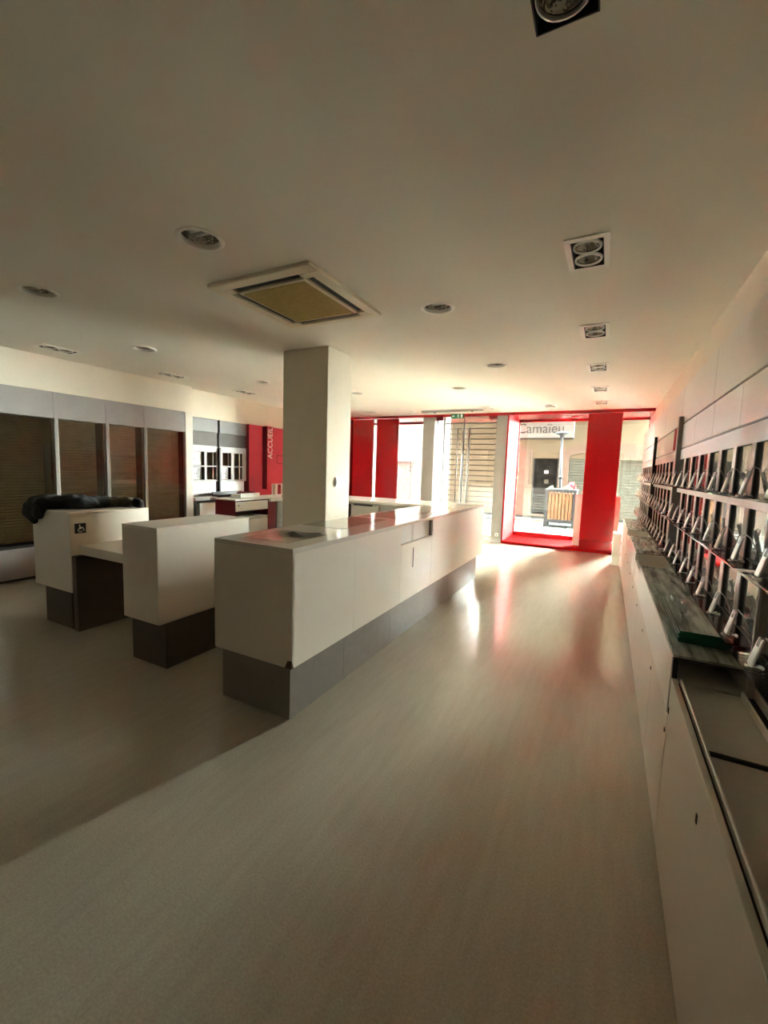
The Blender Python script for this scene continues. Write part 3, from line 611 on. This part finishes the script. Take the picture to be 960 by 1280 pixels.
lathe('base', [(0.0, 0.03), (0.18, 0.02), (0.2, 0.0), (0.0, 0.0)], (-5.95, 5.9, 0), M_steel, sto, 24); tube('stem', [(-5.95, 5.9, .02), (-5.95, 5.9, .68)], 0.025, M_steel, sto, 10)
lathe('seat', [(0.0, 0.76), (0.14, 0.755), (0.17, 0.73), (0.17, 0.69), (0.15, 0.67), (0.0, 0.67)], (-5.95, 5.9, 0), M_redk, sto, 24)
lathe('back', [(0.17, 0.74), (0.175, 0.95), (0.165, 0.99), (0.15, 0.99), (0.155, 0.74)], (-5.95, 5.9, 0), M_redk, sto, 24)

# ------------------------------------------------------------------ display wall on the right
XD = 0.54
ub = tag(prism('upper_wall_board', [(XD, 1.975), (XD, 2.30), (0.672, 2.47), (0.676, 2.47), (0.676, 1.975)], 1, -0.475, 9.25, M_panel), 'pale upper wall board above the black groove of the right display wall', 'wall board')
for k in range(1, 8): box('seam', XD - .0006, XD + .01, -0.55 + k * 1.29 - .001, -0.55 + k * 1.29 + .001, 1.976, 2.298, M_frame, ub, bev=0)
PIT = 0.309; NW = 0.247
ROWS = ((1.432, 1.66), (1.168, 1.382), (0.868, 1.093)); RAILS = ((1.66, 1.745), (1.382, 1.432), (1.093, 1.168), (0.812, 0.868))
stand_proto = None
def make_stand(w, lab):
    t = thing('phone_stand', w, lab, 'phone stand', 'phone stands')
    x, y, z = w
    lathe('foot', [(0.0, 0.008), (0.026, 0.007), (0.03, 0.0), (0.0, 0.0)], (x, y, z), M_acryl, t, 14)
    box('holder', x - .004, x + .004, y - .024, y + .024, z + .004, z + .105, M_white2, t, bev=0.003, rot=(0, math.radians(14), 0))
    box('pad', x + .004, x + .012, y - .014, y + .014, z + .072, z + .104, M_black, t, bev=0.002, rot=(0, math.radians(14), 0))
    tube('cable', [(x + .012, y, z + .10), (x + .01, y - .04, z + .118), (x + .015, y - .09, z + .11), (x + .03, y - .12, z + .07), (x + .04, y - .125, z + .03)], 0.0022, M_steel, t, 5)
    return t
def module(y0, ncol, lab, paneM, rname):
    global stand_proto
    y1 = y0 + ncol * PIT
    t = thing('display_wall_module', (XD + .06, (y0 + y1) / 2, 0.8), lab, 'display wall', 'right display wall modules')
    box('carcass', 0.566, 0.676, y0, y1, 0.812, 1.972, M_frame, t, bev=0)
    nf = max(1, round((y1 - y0) / 0.645))
    for k in range(nf):
        a = y0 + (y1 - y0) * k / nf; b = y0 + (y1 - y0) * (k + 1) / nf
        red = (paneM is M_redRefl and k == 0)
        box('fascia_panel', XD, XD + .024, a + .001, b - .001, 1.757, 1.963, M_redm if red and False else M_panel, t, bev=0.002)
    if paneM is M_redRefl: box('red_square', XD - .004, XD, y0 + .03, y0 + .47, 1.76, 1.96, M_redsq, t, bev=0.001)
    box('groove', XD + .01, XD + .025, y0, y1, 1.745, 1.757, M_black, t, bev=0); box('groove', XD + .01, XD + .025, y0, y1, 1.963, 1.975, M_black, t, bev=0)
    for z0, z1 in RAILS:
        box('rail', XD, XD + .005, y0, y1, z0, z1, M_frame, t, bev=0.001); box('rail_core', XD + .005, XD + .022, y0, y1, z0 + .001, z1 - .001, M_black, t, bev=0)  # black cores paint shade into the niche edges
    g = PIT - NW
    for (z0, z1) in ROWS:
        for k in range(ncol):
            c = y0 + k * PIT
            box('stile', XD, XD + .005, c, c + g, z0, z1, M_frame, t, bev=0.001); box('stile_core', XD + .005, XD + .022, c + .002, c + g - .002, z0, z1, M_black, t, bev=0)  # black core paints the shadow on the niche jamb
            box('pane', XD + .0135, XD + .024, c + g, c + PIT, z0, z1, paneM, t, bev=0)
        zs = z0 + .004
        sh = box('acrylic_shelf', XD - .09, XD - .001, y0 + .02, y1 - .02, zs - .006, zs, M_acryl, t, bev=0)
        for k in range(0, ncol, 2): box('shelf_clip', XD - .012, XD - .0005, y0 + k * PIT + .02, y0 + k * PIT + .05, zs - .014, zs - .006, M_steel, t)
        row = {1.432: 'top', 1.168: 'middle', 0.868: 'bottom'}[z0]
        for k in range(ncol):
            w = (XD - .055, y0 + k * PIT + g + NW * .35 + random.uniform(-.02, .02), zs)
            if w[1] < 1.7: continue
            lb = 'white phone stand, %s from camera on the %s shelf of the %s' % (('first', 'second', 'third', 'fourth', 'fifth', 'sixth', 'seventh', 'eighth')[k - (6 if y0 < 0 else 0)], row, rname)
            if stand_proto is None: stand_proto = make_stand(w, lb)
            else: copy_tree(stand_proto, w)['label'] = lb
    return t
module(-0.475, 8, 'display wall module nearest the camera, cut off by the right edge', M_poster, 'nearest wall module')
module(2.02, 8, 'display wall module of pale niches beside the nearest dark post', M_poster, 'pale wall module')
module(4.54, 7, 'display wall module with painted red reflections in the middle of the right wall', M_redRefl, 'red wall module')
module(6.755, 8, 'farthest display wall module, next to the shop window', M_poster, 'farthest wall module')
for (y, wv, lab, mm) in ((2.009, .009, 'slim dark post between the nearest and second display wall modules', M_frame), (4.516, .02, 'wide dark fin post between pale and red display wall modules', M_fascia), (6.729, .02, 'dark fin post before the farthest display wall module', M_black)):
    t = thing('wall_post', (XD, y, 0.812), lab, 'post')
    pj = 0.012 if y < 3 else 0.03
    box('fin', XD - pj, XD + .07, y - wv, y + wv, 0.812, 2.03 if y > 3 else 1.972, mm, t); box('edge_strip', XD - pj - .006, XD - pj, y - wv, y + wv, 0.812, 2.03 if y > 3 else 1.972, M_frame, t)

# base cabinets with glass cases
XF = 0.281; E = [1.975 + .635 * k for k in range(11)]; E[10] = 8.11
lid = {0, 1, 2, 4, 5, 7, 8, 9}
for k in range(10):
    a, b = E[k], E[k + 1]
    names = ('nearest glass-topped', 'second', 'third', 'open-topped fourth', 'fifth', 'sixth', 'open-topped seventh', 'eighth', 'ninth', 'farthest')
    t = thing('base_cabinet', (0.41, (a + b) / 2, 0), '%s low white display cabinet along the right wall' % names[k] if k else 'low white display cabinet carrying the stack of green-edged glass', 'cabinet', 'low cabinets along the right wall')
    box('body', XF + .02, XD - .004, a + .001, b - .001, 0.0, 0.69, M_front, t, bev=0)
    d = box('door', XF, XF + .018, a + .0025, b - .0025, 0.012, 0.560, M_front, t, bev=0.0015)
    tube('keyhole', [(XF - .003, a + .03, 0.48), (XF + .001, a + .03, 0.48)], 0.010, M_black, d, 10)
    if k in lid:
        box('drawer_front', XF - .004, XF + .018, a + .002, b - .002, 0.568, 0.80, M_white2, t, bev=0.0015)
    else:
        box('drawer_front', XF - .002, XF + .018, a + .002, b - .002, 0.568, 0.74, M_white2, t, bev=0.0015)
    box('tray_liner', XF + .03, XD - .03, a + .012, b - .012, 0.69, 0.70, M_tray, t, bev=0)
    box('back_rail', XD - .026, XD - .003, a, b, 0.69, 0.80, M_frame, t, bev=0.002)
    if k: box('tray_end', XF + .02, XD - .026, a + .001, a + .010, 0.69, 0.745 if k not in lid else 0.797, M_panel, t, bev=0)
    box('tray_end', XF + .02, XD - .026, b - .010, b - .001, 0.69, 0.745 if k not in lid else 0.797, M_panel, t, bev=0)
    if k in lid:
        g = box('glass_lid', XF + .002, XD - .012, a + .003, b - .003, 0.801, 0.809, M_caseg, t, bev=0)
        for q in (.25, .75): box('hinge', XD - .055, XD - .02, a + (b - a) * q - .012, a + (b - a) * q + .012, 0.809, 0.816, M_black, g, bev=0.002)
        if k == 0: box('end_frame', XF + .012, XD - .03, a + .001, a + .006, 0.793, 0.80, M_black, t, bev=0.001); box('end_frame', XF + .001, XF + .018, a + .0005, a + .0018, 0.70, 0.80, M_black, t, bev=0)
# open tray cabinet beside the camera
nc = thing('tray_cabinet', (0.41, 0.8, 0), 'low cabinet with open lined trays beside the camera, bottom right', 'cabinet')
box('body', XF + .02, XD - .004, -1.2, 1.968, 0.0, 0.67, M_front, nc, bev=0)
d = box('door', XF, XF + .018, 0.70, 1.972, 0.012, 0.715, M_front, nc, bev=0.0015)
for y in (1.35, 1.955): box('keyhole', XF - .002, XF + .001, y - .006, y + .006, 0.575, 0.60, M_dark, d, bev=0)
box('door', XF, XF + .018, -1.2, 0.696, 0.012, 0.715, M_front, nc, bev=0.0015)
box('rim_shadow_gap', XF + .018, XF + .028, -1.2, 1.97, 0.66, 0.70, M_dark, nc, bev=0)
box('front_rim', XF + .028, XF + .036, -1.2, 1.97, 0.66, 0.722, M_panel, nc, bev=0.003); box('back_rim', XD - .042, XD - .034, -1.2, 1.97, 0.66, 0.722, M_panel, nc, bev=0.003)
for a, b in ((1.505, 1.965), (0.87, 1.495), (0.235, 0.86)): box('tray_liner', XF + .036, XD - .042, a, b, 0.67, 0.695, M_tray, nc, bev=0.002)
for y in (1.50, 0.865): box('divider', XF + .036, XD - .042, y - .005, y + .005, 0.67, 0.705, M_dark, nc, bev=0)
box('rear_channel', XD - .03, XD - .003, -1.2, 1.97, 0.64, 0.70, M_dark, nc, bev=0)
wk = tag(box('lower_wall_strip', XD, XR - .001, -1.2, 9.25, 0.60, 0.808, M_panel), 'pale strip of wall board under the right display wall', 'wall board')
rwedge = tag(mesh('red_trim_wedge', [(0.50, 2.135, .811), (0.537, 2.135, .811), (0.537, 2.95, .811), (0.50, 2.135, .83), (0.537, 2.135, .85), (0.537, 2.95, .815)], [[0, 1, 2], [3, 4, 5], [0, 1, 4, 3], [1, 2, 5, 4], [2, 0, 3, 5]], M_redk, None, (0.53, 2.4, .811)), 'dark red wedge between the glass stack and the right wall', 'trim')
# stack of glass panes
for k in range(5):
    dx = random.uniform(-.004, .004); z = 0.8165 + k * .0098
    g = thing('glass_pane', (0.41, 2.4, z), 'loose green-edged glass pane in the stack on the low cabinet, %s' % ('bottom', 'second from bottom', 'middle', 'second from top', 'topmost')[k] + ' of five', 'glass pane', 'stacked glass panes')
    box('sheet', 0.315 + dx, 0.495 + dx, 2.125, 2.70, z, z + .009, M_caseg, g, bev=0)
    box('near_edge', 0.315 + dx, 0.495 + dx, 2.122, 2.125, z, z + .009, M_gedge, g, bev=0); box('side_edge', 0.312 + dx, 0.315 + dx, 2.122, 2.70, z, z + .009, M_gedge, g, bev=0)

# ------------------------------------------------------------------ ceiling fittings
ac = thing('ceiling_air_unit', (-2.175, 2.70, ZC), 'square ceiling air conditioning cassette with yellowed grille', 'air conditioner')
AX0, AX1, AY0, AY1 = -2.605, -1.715, 2.205, 3.16
zb_, zt_ = 2.722, 2.7505
sx0, sx1, sy0, sy1 = AX0 + .16, AX1 - .16, AY0 + .17, AY1 - .15
box('frame_side', AX0, AX1, AY0, AY0 + .09, zb_, zt_, M_acwhite, ac, bev=0.006); box('frame_side', AX0, AX1, AY1 - .07, AY1, zb_, zt_, M_acwhite, ac, bev=0.006)
box('frame_side', AX0, AX0 + .08, AY0 + .09, AY1 - .07, zb_, zt_, M_acwhite, ac, bev=0.003); box('frame_side', AX1 - .08, AX1, AY0 + .09, AY1 - .07, zb_, zt_, M_acwhite, ac, bev=0.003)
box('slot_bed', AX0 + .08, AX1 - .08, AY0 + .09, AY1 - .07, 2.742, zt_, M_black, ac, bev=0)
for a in (AX0 + .08, AX1 - .15):
    for c in (AY0 + .09, AY1 - .135): box('corner_piece', a, a + .07, c, c + .065, zb_, 2.742, M_acwhite, ac, bev=0.002)
box('grille_surround', sx0 - .015, sx1 + .015, sy0 - .015, sy1 + .015, zb_ + .001, 2.742, M_acwhite, ac, bev=0.002)
gp = box('grille', sx0 + .01, sx1 - .01, sy0 + .01, sy1 - .01, zb_ - .004, zb_ + .002, M_acgrille, ac, bev=0.002)
for k in range(22):
    y = sy0 + .02 + k * (sy1 - sy0 - .04) / 22
    box('grille_rib', sx0 + .012, sx1 - .012, y, y + .012, zb_ - .007, zb_ - .004, M_acgrille, gp, bev=0.001)
box('vane', AX0 + .16, AX1 - .16, AY0 + .10, AY0 + .115, 2.730, 2.742, M_dark, ac, bev=0)

def rect_lamp(x, y, lab, frame=True, first=[None]):
    t = thing('recessed_spotlight', (x, y, ZC), lab, 'spotlight', 'double recessed spotlights')
    if frame:
        for a, b, c, d in ((-RX - .032, RX + .032, -RY - .04, -RY), (-RX - .032, RX + .032, RY, RY + .04), (-RX - .032, -RX, -RY, RY), (RX, RX + .032, -RY, RY)):
            box('frame_side', x + a, x + b, y + c, y + d, ZC - .008, ZC - .0005, M_lampw, t, bev=0.001)
    for a, b, c, d in ((-RX, -RX + .004, -RY, RY), (RX - .004, RX, -RY, RY), (-RX + .004, RX - .004, -RY, -RY + .004), (-RX + .004, RX - .004, RY - .004, RY)):
        box('housing_side', x + a, x + b, y + c, y + d, ZC - .006, ZC + .16, M_black, t, bev=0)
    box('housing_top', x - RX, x + RX, y - RY, y + RY, ZC + .16, ZC + .165, M_black, t, bev=0)
    for s in (-1, 1):
        cy = y + s * RY * .47
        l = lathe('lamp', [(0.0, 0.07), (0.02, 0.065), (0.045, 0.04), (0.064, 0.004)], (x, cy, ZC + .002), M_chrome, t, 24)
        lathe('ring', [(0.064, 0.0), (0.066, -0.008), (0.073, -0.008), (0.075, 0.004)], (x, cy, ZC + .002), M_lampw if frame else M_steel, t, 24)
        lathe('bulb_cap', [(0.0, 0.012), (0.016, 0.016), (0.02, 0.03), (0.018, 0.06)], (x, cy, ZC + .002), M_steel, t, 16)
    return t
lr = ['frameless double spotlight at the top edge of the ceiling', 'large white framed double spotlight on the right of the ceiling', 'white framed double spotlight, third back in the right ceiling row', 'white framed double spotlight, fourth back in the right ceiling row', 'white framed double spotlight, fifth back in the right ceiling row', 'double spotlight in the right ceiling row nearest the shop window',
      'double spotlight nearest the left edge above the slatted bays', 'double spotlight above the narrow slatted bay', 'double spotlight above the alcove shelves', 'double spotlight above the red reception wall',
      'double spotlight above the left red window panels', 'double spotlight right of the grey rail near the door', 'double spotlight above the street lamp window']
for i, (x, y) in enumerate(RECT): rect_lamp(x, y, lr[i], i != 0)
lo = ['round downlight left of the ceiling air unit', 'round white-rimmed downlight right of the ceiling air unit', 'round downlight in the ceiling midway to the right window', 'round downlight above the far end of the long counter', 'round downlight just right of the square column', 'round downlight at the upper left near the picture edge', 'round downlight above the counter with the jacket', 'round downlight left of the square column']
for i, (x, y) in enumerate(ROUND):
    t = thing('round_downlight', (x, y, ZC), lo[i], 'downlight', 'round recessed downlights')
    lathe('trim_ring', [(RR + .026, 0.0), (RR + .024, -0.005), (RR + .004, -0.008), (RR - .004, -0.002), (RR - .004, 0.02)], (x, y, ZC), M_lampw, t, 36)
    lathe('reflector', [(RR - .004, 0.02), (0.092, 0.05), (0.07, 0.09), (0.045, 0.115), (0.0, 0.12)], (x, y, ZC), M_chrome, t, 36)
    tube('lamp_tube', [(x - .055, y - .02, ZC + .045), (x + .055, y - .02, ZC + .045)], 0.014, M_white2, t, 10)
    tube('lamp_tube', [(x - .055, y + .025, ZC + .045), (x + .055, y + .025, ZC + .045)], 0.014, M_white2, t, 10)
    lathe('cover', [(0.0, 0.118), (RR + .02, 0.125), (RR + .02, 0.13), (0.0, 0.13)], (x, y, ZC), M_black, t, 24)
